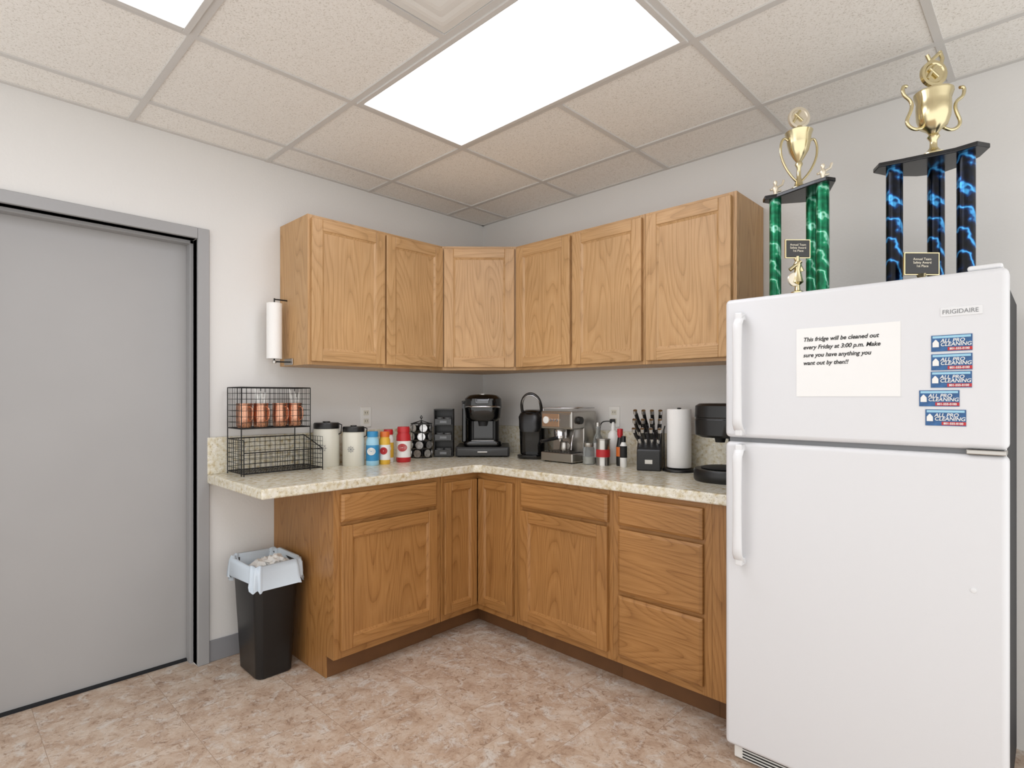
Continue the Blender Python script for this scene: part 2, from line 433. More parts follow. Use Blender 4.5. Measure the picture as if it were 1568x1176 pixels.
e = empty('corner_base_cabinet', (0, 0, 0))
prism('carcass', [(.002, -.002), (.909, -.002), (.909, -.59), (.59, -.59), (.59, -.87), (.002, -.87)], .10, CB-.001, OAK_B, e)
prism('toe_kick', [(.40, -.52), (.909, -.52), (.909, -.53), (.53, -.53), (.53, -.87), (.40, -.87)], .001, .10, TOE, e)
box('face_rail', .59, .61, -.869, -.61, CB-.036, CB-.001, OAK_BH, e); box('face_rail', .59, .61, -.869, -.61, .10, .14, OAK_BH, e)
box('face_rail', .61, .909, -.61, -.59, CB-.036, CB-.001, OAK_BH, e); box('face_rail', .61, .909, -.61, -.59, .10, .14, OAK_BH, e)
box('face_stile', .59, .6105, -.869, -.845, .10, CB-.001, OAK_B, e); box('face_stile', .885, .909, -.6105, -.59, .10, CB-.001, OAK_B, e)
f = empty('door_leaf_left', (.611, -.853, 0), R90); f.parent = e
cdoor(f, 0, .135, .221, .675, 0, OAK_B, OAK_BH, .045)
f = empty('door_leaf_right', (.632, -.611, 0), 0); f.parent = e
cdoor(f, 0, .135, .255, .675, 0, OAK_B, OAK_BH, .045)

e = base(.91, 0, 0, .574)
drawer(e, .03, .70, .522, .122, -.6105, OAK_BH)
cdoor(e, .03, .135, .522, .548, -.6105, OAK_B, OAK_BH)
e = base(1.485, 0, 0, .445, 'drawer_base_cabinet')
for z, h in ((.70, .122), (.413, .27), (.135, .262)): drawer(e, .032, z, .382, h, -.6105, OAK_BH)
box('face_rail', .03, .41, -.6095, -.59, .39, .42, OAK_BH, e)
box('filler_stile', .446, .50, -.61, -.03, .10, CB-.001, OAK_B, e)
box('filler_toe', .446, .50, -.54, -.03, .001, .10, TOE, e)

# countertop + backsplash
e = empty('countertop', (0, 0, 0))
CT = .887
prism('slab', [(.001, -.001), (2.02, -.001), (2.02, -.635), (.665, -.635), (.635, -.665), (.635, -1.78), (.001, -1.78)], CB, CT, GRAN, e, .006)
box('backsplash_left', .001, .02, -1.78, -.001, CT, 1.06, GRAN, e, .002)
box('backsplash_right', .02, 2.02, -.02, -.001, CT, 1.06, GRAN, e, .002)

# ---------------------------------------------------------------- refrigerator
FW = .738
e = empty('refrigerator', (2.05, -.773, 0))
def fbox(n, *a, m=WHITEF, bv=.012): return box(n, *a, m, e, bv, 4, True)
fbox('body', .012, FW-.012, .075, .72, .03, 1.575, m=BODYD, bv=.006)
fbox('body_front_trim', .008, FW-.008, .066, .10, .05, 1.578, bv=.003)
fbox('freezer_door', 0, FW, 0, .065, 1.112, 1.585, bv=.016)
fbox('fridge_door', 0, FW, 0, .065, .055, 1.098, bv=.016)
box('gasket', .01, FW-.01, .02, .07, 1.097, 1.113, GREYL, e)
box('kick_grille', .02, FW-.02, .03, .08, .004, .052, WHITEP, e, .004)
for i in range(4): box('grille_slot', .05, FW-.05, .028, .031, .012+.01*i, .016+.01*i, BLACKM, e)
fbox('hinge_cover_top', FW-.085, FW-.012, .018, .10, 1.585, 1.600, m=WHITEH, bv=.007)
box('hinge_mid', FW-.085, FW-.004, -.004, .05, 1.099, 1.111, STEEL, e, .002)
box('base_foot', .04, .09, .1, .16, 0, .03, BLACKM, e); box('base_foot', FW-.09, FW-.04, .5, .56, 0, .03, BLACKM, e)
lathe('door_plug', [(0, 0), (.007, 0), (.006, .002), (0, .003)], WHITEH, e, loc=(2.718-2.05, 0, .74), rot=(R90, 0, 0))
def handle(z0, z1, up):
    bm = bmesh.new(); N = 20; rings = []
    for i in range(N+1):
        t = i/N; z = z0+(z1-z0)*t
        edge = min(t, 1-t)
        y = -.002-.040*min(1, (edge/.10))**.6
        wd = .036-.006*math.sin(math.pi*t)
        if i in (0, N): wd *= .55
        rings.append([bm.verts.new((.060+px*wd, y+py*.016, z)) for px, py in
                      [(math.cos(a)*.5, math.sin(a)*.5) for a in [2*math.pi*k/12 for k in range(12)]]])
    for a, b in zip(rings, rings[1:]):
        for k in range(12): bm.faces.new((a[k], a[(k+1) % 12], b[(k+1) % 12], b[k]))
    bm.faces.new(rings[0]); bm.faces.new(rings[-1][::-1])
    finish('handle', bm, WHITEH, e, smooth=True, ang=60)
    for z in (z0+.012, z1-.012): box('handle_mount', .048, .072, -.034, .002, z-.012, z+.012, WHITEH, e, .004)
handle(1.120, 1.532, 1); handle(.686, 1.092, 0)
box('brand_badge', 2.648-2.05, 2.737-2.05, -.0016, 0, 1.468, 1.492, WHITEH, e, .001)
text('badge_lettering', 'FRIGIDAIRE', .0165, GREYL, e, (2.652-2.05, -.002, 1.4745), sx=.92)

e = empty('paper_notice', (2.282, -.7738, 1.252))
box('sheet', 0, .276, -.0006, .0004, 0, .213, PAPER, e)
text('notice_text', 'This fridge will be cleaned out\nevery Friday at 3:00 p.m. Make\nsure you have anything you\nwant out by then!!', .0175, INK, e, (.020, -.001, .172), shear=.25, space=1.40, off=.0004, sx=.95)
for s, z in ((2.672, 1.396), (2.672, 1.345), (2.671, 1.2975), (2.645, 1.2465), (2.659, 1.194)):
    e = empty('business_card_magnet', (s-.044, -.7738, z-.022))
    box('card', 0, .088, -.0008, .0004, 0, .044, NAVY, e)
    box('red_strip', .036, .088, -.0011, -.0006, .002, .011, RED, e)
    box('white_strip', .003, .085, -.0011, -.0006, .036, .042, LBLUE, e)
    text('card_text', 'ALL PRO\nCLEANING', .0135, WHITEP, e, (.020, -.0014, .0245), shear=.2, space=.75, off=.0002)
    text('card_phone', '801-555-0100', .0075, WHITEP, e, (.040, -.0014, .004), off=.0002)
    loft('house_mark', [(.014, .001, .0003, .012), (.014, .001, .0003, .024), (.002, .001, .0003, .032)], WHITEP, e, loc=(.010, -.0014, 0), smooth=False)

# ---------------------------------------------------------------- trophies
FT = 1.578
def trophy(cx, cy, cols, cr, m, plat, big):
    e = empty('trophy', (cx, cy, 0))
    cols = [(a-cx, b-cy) for a, b in cols]
    ax = [c[0] for c in cols]; ay = [c[1] for c in cols]
    prism('marble_base', [(min(ax)-.03, min(ay)-.05), (max(ax)+.03, min(ay)-.05), (max(ax)+.03, max(ay)+.03), (min(ax)-.03, max(ay)+.03)], FT, FT+.035, MARBLE, e, .004)
    for c in cols:
        lathe('column_foot', [(0, 0), (cr+.008, 0), (cr+.008, .01), (cr+.002, .016), (0, .016)], GOLD, e, loc=(c[0], c[1], FT+.035))
        lathe('column', [(0, 0), (cr, 0), (cr, 2.02-FT-.051), (0, 2.02-FT-.051)], m, e, loc=(c[0], c[1], FT+.051), seg=28)
    PZ = 2.02
    g = plat
    pts = [(ax[0]-g, ay[0]-g*.2), (ax[0]-g*.55, ay[0]-g*1.0), (ax[0]+g*.4, ay[0]-g*.8), (ax[1]-g*.4, ay[1]-g*.8), (ax[1]+g*.55, ay[1]-g*1.0), (ax[1]+g, ay[1]-g*.2),
           (ax[1]+g*.5, ay[1]+g*.9), (ax[2]+g, ay[2]+g*.6), (ax[2]+.0, ay[2]+g*1.05), (ax[2]-g, ay[2]+g*.6), (ax[0]-g*.5, ay[0]+g*.9)]
    prism('platform', pts, PZ, PZ+.015, MARBLE, e, .003)
    z = PZ+.015
    if big:
        prof = [(0, 0), (.034, 0), (.034, .012), (.022, .018), (.011, .034), (.010, .055), (.018, .068), (.013, .078), (.020, .088), (.038, .102), (.047, .130),
                (.049, .165), (.048, .185), (.055, .208), (.055, .214), (.049, .214), (.044, .18), (.0, .17)]
    else:
        prof = [(0, 0), (.028, 0), (.028, .010), (.018, .016), (.008, .05), (.007, .085), (.014, .10), (.010, .11), (.020, .125), (.034, .150), (.041, .180),
                (.043, .205), (.049, .222), (.044, .222), (.038, .2), (0, .19)]
    lathe('cup', prof, GOLD, e, loc=(0, 0, z), seg=36, ang=50)
    ca, sa = math.cos(R45), math.sin(R45)
    lines = []
    for s in (-1, 1):
        if big: P = [(.035, .100), (.060, .085), (.098, .110), (.080, .140), (.068, .175), (.084, .195), (.104, .205), (.104, .240), (.088, .232)]
        else: P = [(.008, .035), (.026, .05), (.055, .09), (.072, .14), (.070, .185), (.056, .205), (.042, .190)]
        lines.append([(s*r*ca, s*r*sa, z+h) for r, h in P])
    wires('cup_handles', lines, .0055 if big else .0045, GOLD, e, smoothc=True)
    top = z+prof[-3][1]
    lathe('lid', [(.046 if big else .040, 0), (.03, .010), (.014, .016), (.012, .026), (0, .026)], GOLD, e, loc=(0, 0, top-.004))
    mc = Vector((0, 0, top+(.062 if big else .055)))
    R = .042 if big else .040
    lathe('medallion', [(0, -.004), (R*.7, -.004), (R*.78, -.007), (R, -.006), (R, .006), (R*.78, .007), (R*.7, .004), (0, .004)], GOLDW if not big else GOLD, e,
          loc=mc, rot=(R90, 0, R45), seg=40)
    wires('medallion_relief', [[(-.018*ca, -.018*sa-.008, mc.z-.02), (0, -.012, mc.z+.01), (.01*ca, .01*sa-.012, mc.z+.024)],
                               [(-.01*ca, -.01*sa-.012, mc.z+.012), (.018*ca, .018*sa-.012, mc.z-.014)]], .005, GOLD, e)
    if big:
        wires('winged_figure', [[(-.02*ca, -.02*sa, mc.z+.03), (.0, .0, mc.z+.05), (.024*ca, .024*sa, mc.z+.072)],
                                [(.022*ca, .022*sa, mc.z+.02), (.03*ca, .03*sa, mc.z+.05), (.02*ca, .02*sa, mc.z+.074)], [(-.004, 0, mc.z+.03), (-.022*ca, -.022*sa, mc.z+.062)]], .006, GOLD, e, smoothc=False)
    if not big:
        for c in cols[:2]:
            bm = bmesh.new()
            lathe_bm(bm, [(0, 0), (.014, 0), (.014, .005), (.006, .008), (.007, .02), (.012, .032), (.009, .042), (.004, .046), (.008, .054), (.006, .062), (0, .064)], 12)
            finish('corner_figure', bm, GOLDW, e, loc=(c[0], c[1], z), smooth=True)
            wires('figure_wings', [[(c[0]+.006, c[1], z+.034), (c[0]+.022, c[1]+.012, z+.046), (c[0]+.026, c[1]+.016, z+.064)],
                                   [(c[0]-.006, c[1], z+.034), (c[0]-.016, c[1]-.008, z+.028)], [(c[0], c[1], z+.02), (c[0]+.018, c[1]+.01, z+.024)]], .0045, GOLDW, e)
    px, py = (.026, -.10) if not big else (-.02, -.09)
    pz = 1.790 if not big else 1.675
    lathe('plaque_post', [(0, 0), (.022, 0), (.022, .02), (.010, .026), (.008, .045), (.02, .055), (.010, .10), (.014, .12), (.010, .13), (0, .13)] if not big else
          [(0, 0), (.022, 0), (.022, .012), (.010, .018), (.014, .03), (0, .032)], GOLD, e, loc=(px, py, FT+.035), seg=24)
    if not big:
        lathe('post_medal', [(0, -.004), (.024, -.004), (.026, 0), (.024, .004), (.018, .003), (0, .003)], GOLDW, e, loc=(px-.006, py-.012, FT+.10), rot=(R90, 0, R45), seg=28)
        wires('post_figure', [[(px-.02, py-.02, FT+.135), (px+.012, py, FT+.165)], [(px+.014, py+.01, FT+.13), (px-.006, py, FT+.18)], [(px, py, FT+.12), (px, py, FT+.185)]], .007, GOLD, e)
    p = empty('plaque_mount', (px, py, pz), R45); p.parent = e
    w, h = (.086, .062) if not big else (.108, .066)
    box('plaque', -w/2, w/2, -.004, .004, -h/2, h/2, BLACKG, p, .002)
    fr = .003
    bm = bmesh.new()
    addbox(bm, -w/2-fr, w/2+fr, -.003, .003, h/2, h/2+fr); addbox(bm, -w/2-fr, w/2+fr, -.003, .003, -h/2-fr, -h/2)
    addbox(bm, -w/2-fr, -w/2, -.003, .003, -h/2, h/2); addbox(bm, w/2, w/2+fr, -.003, .003, -h/2, h/2)
    finish('plaque_rim', bm, GOLD, p)
    text('plaque_text', 'Annual Team\nSafety Award\n1st Place', .011, GOLDW, p, (0, -.0045, .011), ax='CENTER')
    wires('plaque_stem', [[(px, py+.004, FT+.16 if not big else FT+.06), (px, py+.004, pz-.02)]], .006, GOLD, e)
trophy(2.17, -.385, [(2.082, -.378), (2.264, -.427), (2.195, -.310)], .0215, GREENC, .045, False)
trophy(2.585, -.395, [(2.481, -.416), (2.669, -.397), (2.583, -.325)], .0245, BLUEC, .060, True)

# ---------------------------------------------------------------- waste basket
e = empty('trash_can', (.245, -1.603, 0))
loft('bin', [(.215, .155, .03, .002), (.222, .162, .03, .006), (.275, .205, .035, .475), (.29, .22, .04, .480), (.29, .22, .04, .497), (.27, .20, .035, .497), (.22, .155, .03, .03)], BLACKP, e, n=6)
bm = bmesh.new(); rings = []
base_ = rr(1, 1, .18, 12); N = len(base_)
secs = [(.225, .16, .22, 0), (.25, .18, .36, .004), (.262, .192, .46, .005), (.272, .204, .512, .005), (.296, .226, .513, .006), (.308, .236, .485, .009), (.314, .24, .44, .012), (.320, .245, .415, .015)]
for j, (w, dd, z, am) in enumerate(secs):
    ring = []
    for k, (x, y) in enumerate(base_):
        wob = am*math.sin(k*1.7)+am*.7*math.sin(k*.61+j)
        zz = z+am*.7*math.sin(k*.9+j*.5)+(am*1.1*math.sin(k*.37) if j > 4 else 0)
        s = 1+wob/w
        ring.append(bm.verts.new((x*w*s, y*dd*s, zz)))
    rings.append(ring)
for a, b in zip(rings, rings[1:]):
    for k in range(N): bm.faces.new((a[k], a[(k+1) % N], b[(k+1) % N], b[k]))
bm.faces.new(rings[0][::-1])
finish('liner_bag', bm, BAG, e, smooth=True, ang=180)
for i, (x, y, s, z) in enumerate(((.0, .0, .08, .45), (-.06, .02, .06, .45), (.06, -.01, .06, .44), (.02, .04, .06, .475), (.05, .03, .05, .49))):
    bm = bmesh.new(); bmesh.ops.create_icosphere(bm, subdivisions=3, radius=1)
    for v in bm.verts:
        k = 1+.22*math.sin(v.co.x*7+i)+.18*math.sin(v.co.y*9+v.co.z*6+i*2)+random.uniform(-.05, .05)
        v.co = Vector((v.co.x*k*s, v.co.y*k*s*.8, v.co.z*k*s*.6))
    finish('crumpled_tissue', bm, TOWEL, e, loc=(x, y, z), smooth=False)

# ---------------------------------------------------------------- wire rack and mugs
e = empty('wire_basket_rack', (.03, -1.695, CT), R90)
def grid_panel(L, p0, u, v, nu, nv):
    p0, u, v = Vector(p0), Vector(u), Vector(v)
    for i in range(nu+1): L.append([tuple(p0+u*i/nu), tuple(p0+u*i/nu+v)])
    for j in range(nv+1): L.append([tuple(p0+v*j/nv), tuple(p0+v*j/nv+u)])
thin = []
UX, UD, UB, UT = .33, .17, .217, .408
LX, LD, LB, LT = .38, .20, .012, .165
for X, Dp, zb, zt in ((UX, UD, UB, UT), (LX, LD, LB, LT)):
    h = zt-zb
    grid_panel(thin, (0, 0, zb), (X, 0, 0), (0, -Dp, 0), 15, 8)
    grid_panel(thin, (0, 0, zb), (X, 0, 0), (0, 0, h), 15, 7)
    grid_panel(thin, (0, 0, zb), (0, -Dp, 0), (0, 0, h), 8, 7)
    grid_panel(thin, (X, 0, zb), (0, -Dp, 0), (0, 0, h), 8, 7)
    grid_panel(thin, (0, -Dp, zb), (X, 0, 0), (0, 0, h*(1 if zb > .1 else .62)), 15, 7 if zb > .1 else 4)
wires('mesh_grid', thin, .0011, WIRE, e)
fr = []
for X, Dp, zs in ((UX, UD, (UB, UT)), (LX, LD, (LB,))):
    for z in zs: fr.append([(0, 0, z), (X, 0, z), (X, -Dp, z), (0, -Dp, z), (0, 0, z)])
fr.append([(0, 0, LT), (LX, 0, LT)]); fr.append([(0, 0, LT), (0, -LD, LT)]); fr.append([(LX, 0, LT), (LX, -LD, LB+.095)]); fr.append([(0, -LD, LB+.095), (LX, -LD, LB+.095)])
for x in (0, UX):
    fr.append([(x, 0, 0), (x, 0, UT)]); fr.append([(x, -UD, 0), (x, -UD, UT)])
fr.append([(0, -LD, 0), (0, -LD, LT)]); fr.append([(LX, -LD, 0), (LX, -LD, LB+.095)]); fr.append([(LX, 0, 0), (LX, 0, LT)])
wires('frame', fr, .0026, WIRE, e)

def mug(ly, fill):
    wx, wy = .03+.085, -1.695+ly
    m = empty('copper_mug', (wx, wy, CT+UB+.003), math.radians(20))
    lathe('bowl', [(0, 0), (.029, 0), (.033, .006), (.036, .05), (.034, .105), (.036, .113), (.034, .113), (.032, .105), (.033, .01), (0, .008)], COPPER, m, seg=28)
    wires('handle', [[(.035, -.0, .095), (.054, -.0, .098), (.058, 0, .06), (.052, 0, .03), (.036, 0, .03)]], .003, COPPER, m, smoothc=True)
    if fill:
        L = []
        for i in range(11):
            a = i*2.4; L.append([(.010*math.cos(a), .010*math.sin(a), .02), (.024*math.cos(a), .024*math.sin(a), .13+.06*((i*37) % 10)/10)])
        wires('stirrers', L, .0024 if fill == 1 else .0045, WHITEP, m)
mug(.045, 0); mug(.122, 2); mug(.215, 0); mug(.289, 1)

# ---------------------------------------------------------------- canisters, creamers
def canister(x, y, r, h):
    e = empty('ceramic_canister', (x, y, CT), R45)
    lathe('jar', [(0, 0), (r*.95, 0), (r, .006), (r, h*.80), (r*.96, h*.84), (0, h*.84)], CREAM, e, seg=40)
    lathe('lid', [(0, 0), (r*.99, 0), (r*1.0, .004), (r*1.0, h*.10), (r*.94, h*.13), (r*.3, h*.135), (r*.28, h*.16), (0, h*.16)], BLACKP, e, loc=(0, 0, h*.84), seg=40)
    wires('clamp', [[(r*.9, -.006, h*.70), (r+.012, -.006, h*.74), (r+.014, 0, h*.92), (r*.98, 0, h*.95)]], .003, WIRE, e)
    L = []
    s = r*.33
    for k in range(4):
        a = k*math.pi/4
        L.append([(s*math.cos(a)*t, -math.sqrt(max(r*r-(s*math.cos(a)*t)**2, 0))-.0004, h*.42+s*math.sin(a)*t) for t in (-1, -.5, 0, .5, 1)])
    L.append([(s*.7*math.cos(t), -math.sqrt(r*r-(s*.7*math.cos(t))**2)-.0004, h*.42+s*.7*math.sin(t)) for t in [i*math.pi/8 for i in range(17)]])
    wires('emblem', L, .0009, GREYL, e)
canister(.100, -1.225, .066, .235)
canister(.185, -1.115, .057, .213)

def creamer(x, y, r, h, body, lab, lid):
    e = empty('creamer_canister', (x, y, CT), R45)
    lathe('bottle', [(0, 0), (r*.92, 0), (r, .005), (r, h*.14), (r*1.005, h*.14), (r*1.005, h*.60), (r, h*.60), (r*.97, h*.74), (r*.80, h*.82), (r*.80, h*.84), (r*.86, h*.84), (r*.86, h*.97), (r*.80, h), (0, h)],
          [body, lab, lid], e, mis=[0, 0, 0, 1, 1, 1, 0, 0, 0, 2, 2, 2, 2], seg=32)
    L = [[(r*.6*math.cos(t)*k, -math.sqrt(r*r*1.01-(r*.6*math.cos(t)*k)**2)-.0008, h*.42+h*.10*math.sin(t)*k) for t in [i*math.pi/10 for i in range(21)]] for k in (1, .75, .5, .25)]
    wires('label_oval', L, .0022, WHITEP if lab is not WHITEP else RED, e)
creamer(.250, -1.040, .034, .180, LBLUE, BLUE, BLUE)
creamer(.255, -.968, .030, .176, YEL, WHITEP, ORANGE)
creamer(.180, -.895, .030, .182, WHITEP, YEL, RED)
creamer(.240, -.835, .040, .197, RED, WHITEP, RED)

# pod carousel
e = empty('coffee_pod_carousel', (.125, -.625, CT))
bm = bmesh.new()
for lv in range(4):
    for k in range(6):
        a = k*math.pi/3+lv*.2; z = .028+lv*.05
        M = Matrix.Translation((.034*math.cos(a), .034*math.sin(a), z)) @ Matrix.Rotation(a, 4, 'Z') @ Matrix.Rotation(R90, 4, 'Y')
        b2 = bmesh.new(); lathe_bm(b2, [(0, -.004), (.016, -.004), (.020, .024), (.023, .025), (.023, .028), (0, .028)], 16, mis=[0, 0, 1, 1, 2])
        b2.transform(M); me = bpy.data.meshes.new('t'); b2.to_mesh(me); b2.free(); bm.from_mesh(me); bpy.data.meshes.remove(me)
finish('pods', bm, [BLACKP, FOIL, FOIL], e, smooth=True)
L = []
for lv in range(5):
    L.append([(.063*math.cos(t), .063*math.sin(t), .004+lv*.05) for t in [i*math.pi/10 for i in range(21)]])
for k in range(6):
    a = k*math.pi/3+.5; L.append([(.063*math.cos(a), .063*math.sin(a), 0.002), (.063*math.cos(a), .063*math.sin(a), .204), (0, 0, .222)])
L.append([(0, 0, .002), (0, 0, .24)]); L.append([(-.012, 0, .24), (0, 0, .252), (.012, 0, .24), (0, 0, .232), (-.012, 0, .24)])
wires('stand', L, .0022, WIRE, e)

# pod tower
e = empty('coffee_pod_organizer', (.168, -.484, CT), R45)
w = .058
box('back', -w, w, .045, .055, 0, .290, BLACKP, e, .002)
box('side', -w, -w+.006, -.05, .05, 0, .290, BLACKP, e, .002); box('side', w-.006, w, -.05, .05, 0, .290, BLACKP, e, .002)
for i in range(4):
    box('shelf', -w, w, -.055, .05, .0+.094*i, .008+.094*i, BLACKP, e, .002)
for i in range(3):
    box('tray_front', -w+.006, w-.006, -.062, -.055, .005+.094*i, .045+.094*i, BLACKG, e, .003)
    box('tray_label', -.020, .020, -.0632, -.062, .018+.094*i, .032+.094*i, GREYL, e)
    for s in (-1, 1):
        lathe('pod', [(0, 0), (.017, 0), (.022, .04), (.024, .042), (0, .043)], FOIL, e, loc=(s*.025, -.015, .009+.094*i), seg=18)

# coffee maker on pod drawer
e = empty('pod_storage_drawer', (.275, -.255, CT), R45)
box('shell', -.163, .163, -.155, .155, .004, .062, BLACKP, e, .006, 3)
box('drawer_front', -.155, .155, -.163, -.155, .008, .056, BLACKG, e, .003)
box('pull', -.03, .03, -.168, -.163, .028, .036, STEEL, e, .002)
for x in (-.14, .14):
    box('foot', x-.01, x+.01, -.13, -.11, 0, .004, BLACKM, e); box('foot', x-.01, x+.01, .11, .13, 0, .004, BLACKM, e)

e = empty('coffee_maker', (.275, -.255, CT+.062), R45); e.scale = (1.16, 1, 1.02)
loft('base', [(.19, .27, .03, 0), (.20, .28, .035, .006), (.20, .28, .035, .026), (.19, .27, .03, .032)], BLACKG, e, n=6)
box('drip_grate', -.06, .06, -.125, -.03, .032, .036, STEEL, e, .002)
loft('column', [(.17, .13, .03, .03, 0, .07), (.17, .13, .03, .22, 0, .07)], BLACKP, e)
box('water_tank', -.112, -.088, -.06, .12, .02, .26, BLACKG, e, .006)
box('tank_lid', -.114, -.086, -.064, .124, .26, .272, BLACKG, e, .004)
box('column_front', -.055, .055, -.005, .01, .034, .20, BLACKG, e, .004)
loft('head', [(.15, .20, .05, .150, 0, -.01), (.185, .25, .06, .170, 0, 0), (.20, .26, .07, .24, 0, 0), (.195, .25, .07, .285, 0, 0), (.16, .21, .07, .305, 0, 0), (.10, .14, .05, .312, 0, 0)], BLACKG, e, n=8)
wires('lift_handle', [[(-.098, -.02, .232), (-.092, -.11, .236), (-.05, -.142, .238), (0, -.15, .238), (.05, -.142, .238), (.092, -.11, .236), (.098, -.02, .232)]], .006, CHROME, e, smoothc=True)
lathe('spout', [(0, 0), (.022, 0), (.028, .035), (0, .035)], BLACKM, e, loc=(0, -.075, .120))
lathe('button_ring', [(0.010, 0), (.024, 0), (.024, .004), (.010, .004)], STEEL, e, loc=(0, -.06, .310))
box('display', -.03, .03, -.128, -.126, .255, .275, GREYL, e, .001)

# slim brewer
e = empty('coffee_maker', (.612, -.155, CT), math.radians(25)); e.scale = (1.12, 1, 1)
loft('base', [(.13, .20, .045, 0, 0, -.015), (.14, .21, .05, .006, 0, -.015), (.14, .21, .05, .022, 0, -.015), (.13, .2, .05, .026, 0, -.015)], BLACKG, e, n=7)
loft('body', [(.138, .15, .05, .02, 0, .01), (.140, .16, .05, .12, 0, .005), (.142, .175, .06, .20, 0, 0), (.142, .19, .06, .245, 0, -.01), (.125, .16, .06, .275, 0, -.005), (.08, .10, .04, .288, 0, 0)], BLACKG, e, n=8)
loft('brew_head', [(.10, .08, .035, .16, 0, -.075), (.12, .09, .04, .18, 0, -.07), (.125, .09, .04, .25, 0, -.06), (.1, .07, .03, .27, 0, -.05)], BLACKP, e, n=8)
wires('raised_handle', [[(-.050, -.03, .25), (-.058, -.05, .31), (-.045, -.065, .365), (0, -.07, .392), (.045, -.065, .365), (.058, -.05, .31), (.050, -.03, .25)]], .008, BLACKG, e, smoothc=True)
wires('handle_trim', [[(-.048, -.036, .27), (-.053, -.056, .32), (-.040, -.071, .36), (0, -.077, .38), (.040, -.071, .36), (.053, -.056, .32), (.048, -.036, .27)]], .003, CHROME, e, smoothc=True)

# espresso machine
e = empty('espresso_machine', (.772, -.275, CT))
W = .225
box('drip_base', 0, W, 0, .225, .006, .055, STEEL, e, .006, 3)
for x in (.02, W-.02):
    for y in (.03, .2): lathe('foot', [(0, 0), (.012, 0), (.012, .007), (0, .007)], BLACKM, e, loc=(x, y, 0), seg=16)
box('drip_grille', .012, W-.012, .008, .10, .054, .058, BLACKM, e, .001)
for i in range(9): box('grille_bar', .02+.021*i, .028+.021*i, .01, .098, .057, .060, STEEL, e)
box('rear_body', 0, W, .105, .225, .05, .20, STEEL, e, .005, 3)
box('head', 0, W, .0, .225, .185, .285, STEEL, e, .010, 4)
box('front_panel', .012, .135, -.003, 0.002, .198, .270, AMBER, e, .003)
lathe('pressure_gauge', [(0, 0), (.020, 0), (.020, .006), (.016, .007), (0, .006)], WHITEP, e, loc=(.045, -.003, .235), rot=(R90, 0, 0))
for i in range(3): lathe('button', [(0, 0), (.009, 0), (.008, .006), (0, .007)], CHROME, e, loc=(.080+.022*i, -.003, .235), rot=(R90, 0, 0), seg=20)
box('dark_panel', .145, W-.010, -.003, .002, .198, .270, STEEL, e, .003)
lathe('steam_knob', [(0, 0), (.022, 0), (.020, .018), (0, .020)], BLACKP, e, loc=(W, .06, .235), rot=(0, R90, 0))
lathe('group_head', [(0, 0), (.036, 0), (.036, .03), (.030, .04), (0, .04)], CHROME, e, loc=(.10, .055, .148))
lathe('portafilter', [(0, 0), (.012, 0), (.014, .012), (.033, .018), (.035, .038), (0, .038)], CHROME, e, loc=(.10, .055, .115))
wires('portafilter_handle', [[(.10, .03, .135), (.095, -.03, .130), (.09, -.10, .122)]], .010, BLACKP, e)
wires('steam_wand', [[(.195, .06, .19), (.197, .045, .17), (.205, .02, .12), (.21, .01, .075)]], .004, CHROME, e, smoothc=True)
wires('cup_rail', [[(.01, .01, .285), (.01, .01, .302), (W-.01, .01, .302), (W-.01, .215, .302), (.01, .215, .302), (.01, .01, .302)]], .003, CHROME, e)
e2 = empty('steel_milk_pitcher', (.895, -.215, CT+.061))
lathe('jug', [(0, 0), (.022, 0), (.026, .01), (.024, .035), (.021, .048), (.024, .052), (.022, .05), (.02, .01), (0, .006)], STEEL, e2)
wires('handle', [[(.022, -.0, .045), (.04, 0, .045), (.04, 0, .015), (.024, 0, .012)]], .0025, STEEL, e2, smoothc=True)

# small bottles and jars
e = empty('syrup_bottle', (1.045, -.105, CT))
lathe('bottle', [(0, 0), (.026, 0), (.028, .006), (.028, .13), (.012, .165), (.011, .20), (.014, .20), (.014, .222), (0, .222)], [GLASS, STEEL, WHITEP], e, mis=[0, 0, 0, 0, 0, 1, 1, 1], seg=24)
lathe('label', [(.0285, .03), (.0285, .11)], WHITEP, e, seg=24)
e = empty('glass_jar', (1.055, -.205, CT))
lathe('jar', [(0, 0), (.03, 0), (.032, .006), (.032, .085), (.027, .095), (.028, .097), (.028, .115), (0, .116)], [GLASS, STEEL], e, mis=[0, 0, 0, 0, 1, 1, 1], seg=24)
lathe('contents', [(0, .004), (.028, .004), (.028, .04), (0, .04)], CREAM, e, seg=24)
e = empty('food_tin', (1.135, -.185, CT))
lathe('tin', [(0, 0), (.038, 0), (.038, .004), (.037, .006), (.037, .045), (.0375, .045), (.0375, .085), (.037, .085), (.037, .134), (.039, .136), (.039, .14), (.036, .138), (0, .137)], [STEEL, RED], e,
      mis=[0, 0, 0, 0, 0, 1, 0, 0, 0, 0, 0, 0], seg=32)
e = empty('white_squeeze_bottle', (1.125, -.075, CT))
lathe('bottle', [(0, 0), (.028, 0), (.032, .01), (.033, .12), (.026, .165), (.012, .18), (.012, .20), (.006, .225), (0, .226)], WHITEP, e, seg=24)
e = empty('spice_bottle', (1.215, -.145, CT))
lathe('bottle', [(0, 0), (.018, 0), (.02, .005), (.02, .05), (.0205, .05), (.0205, .10), (.02, .10), (.012, .15), (.012, .16), (.015, .16), (.015, .195), (0, .197)], [BLACKP, ORANGE, RED], e,
      mis=[0, 0, 0, 0, 1, 0, 0, 2, 2, 2, 2], seg=24)
e = empty('spice_bottle', (1.262, -.185, CT))
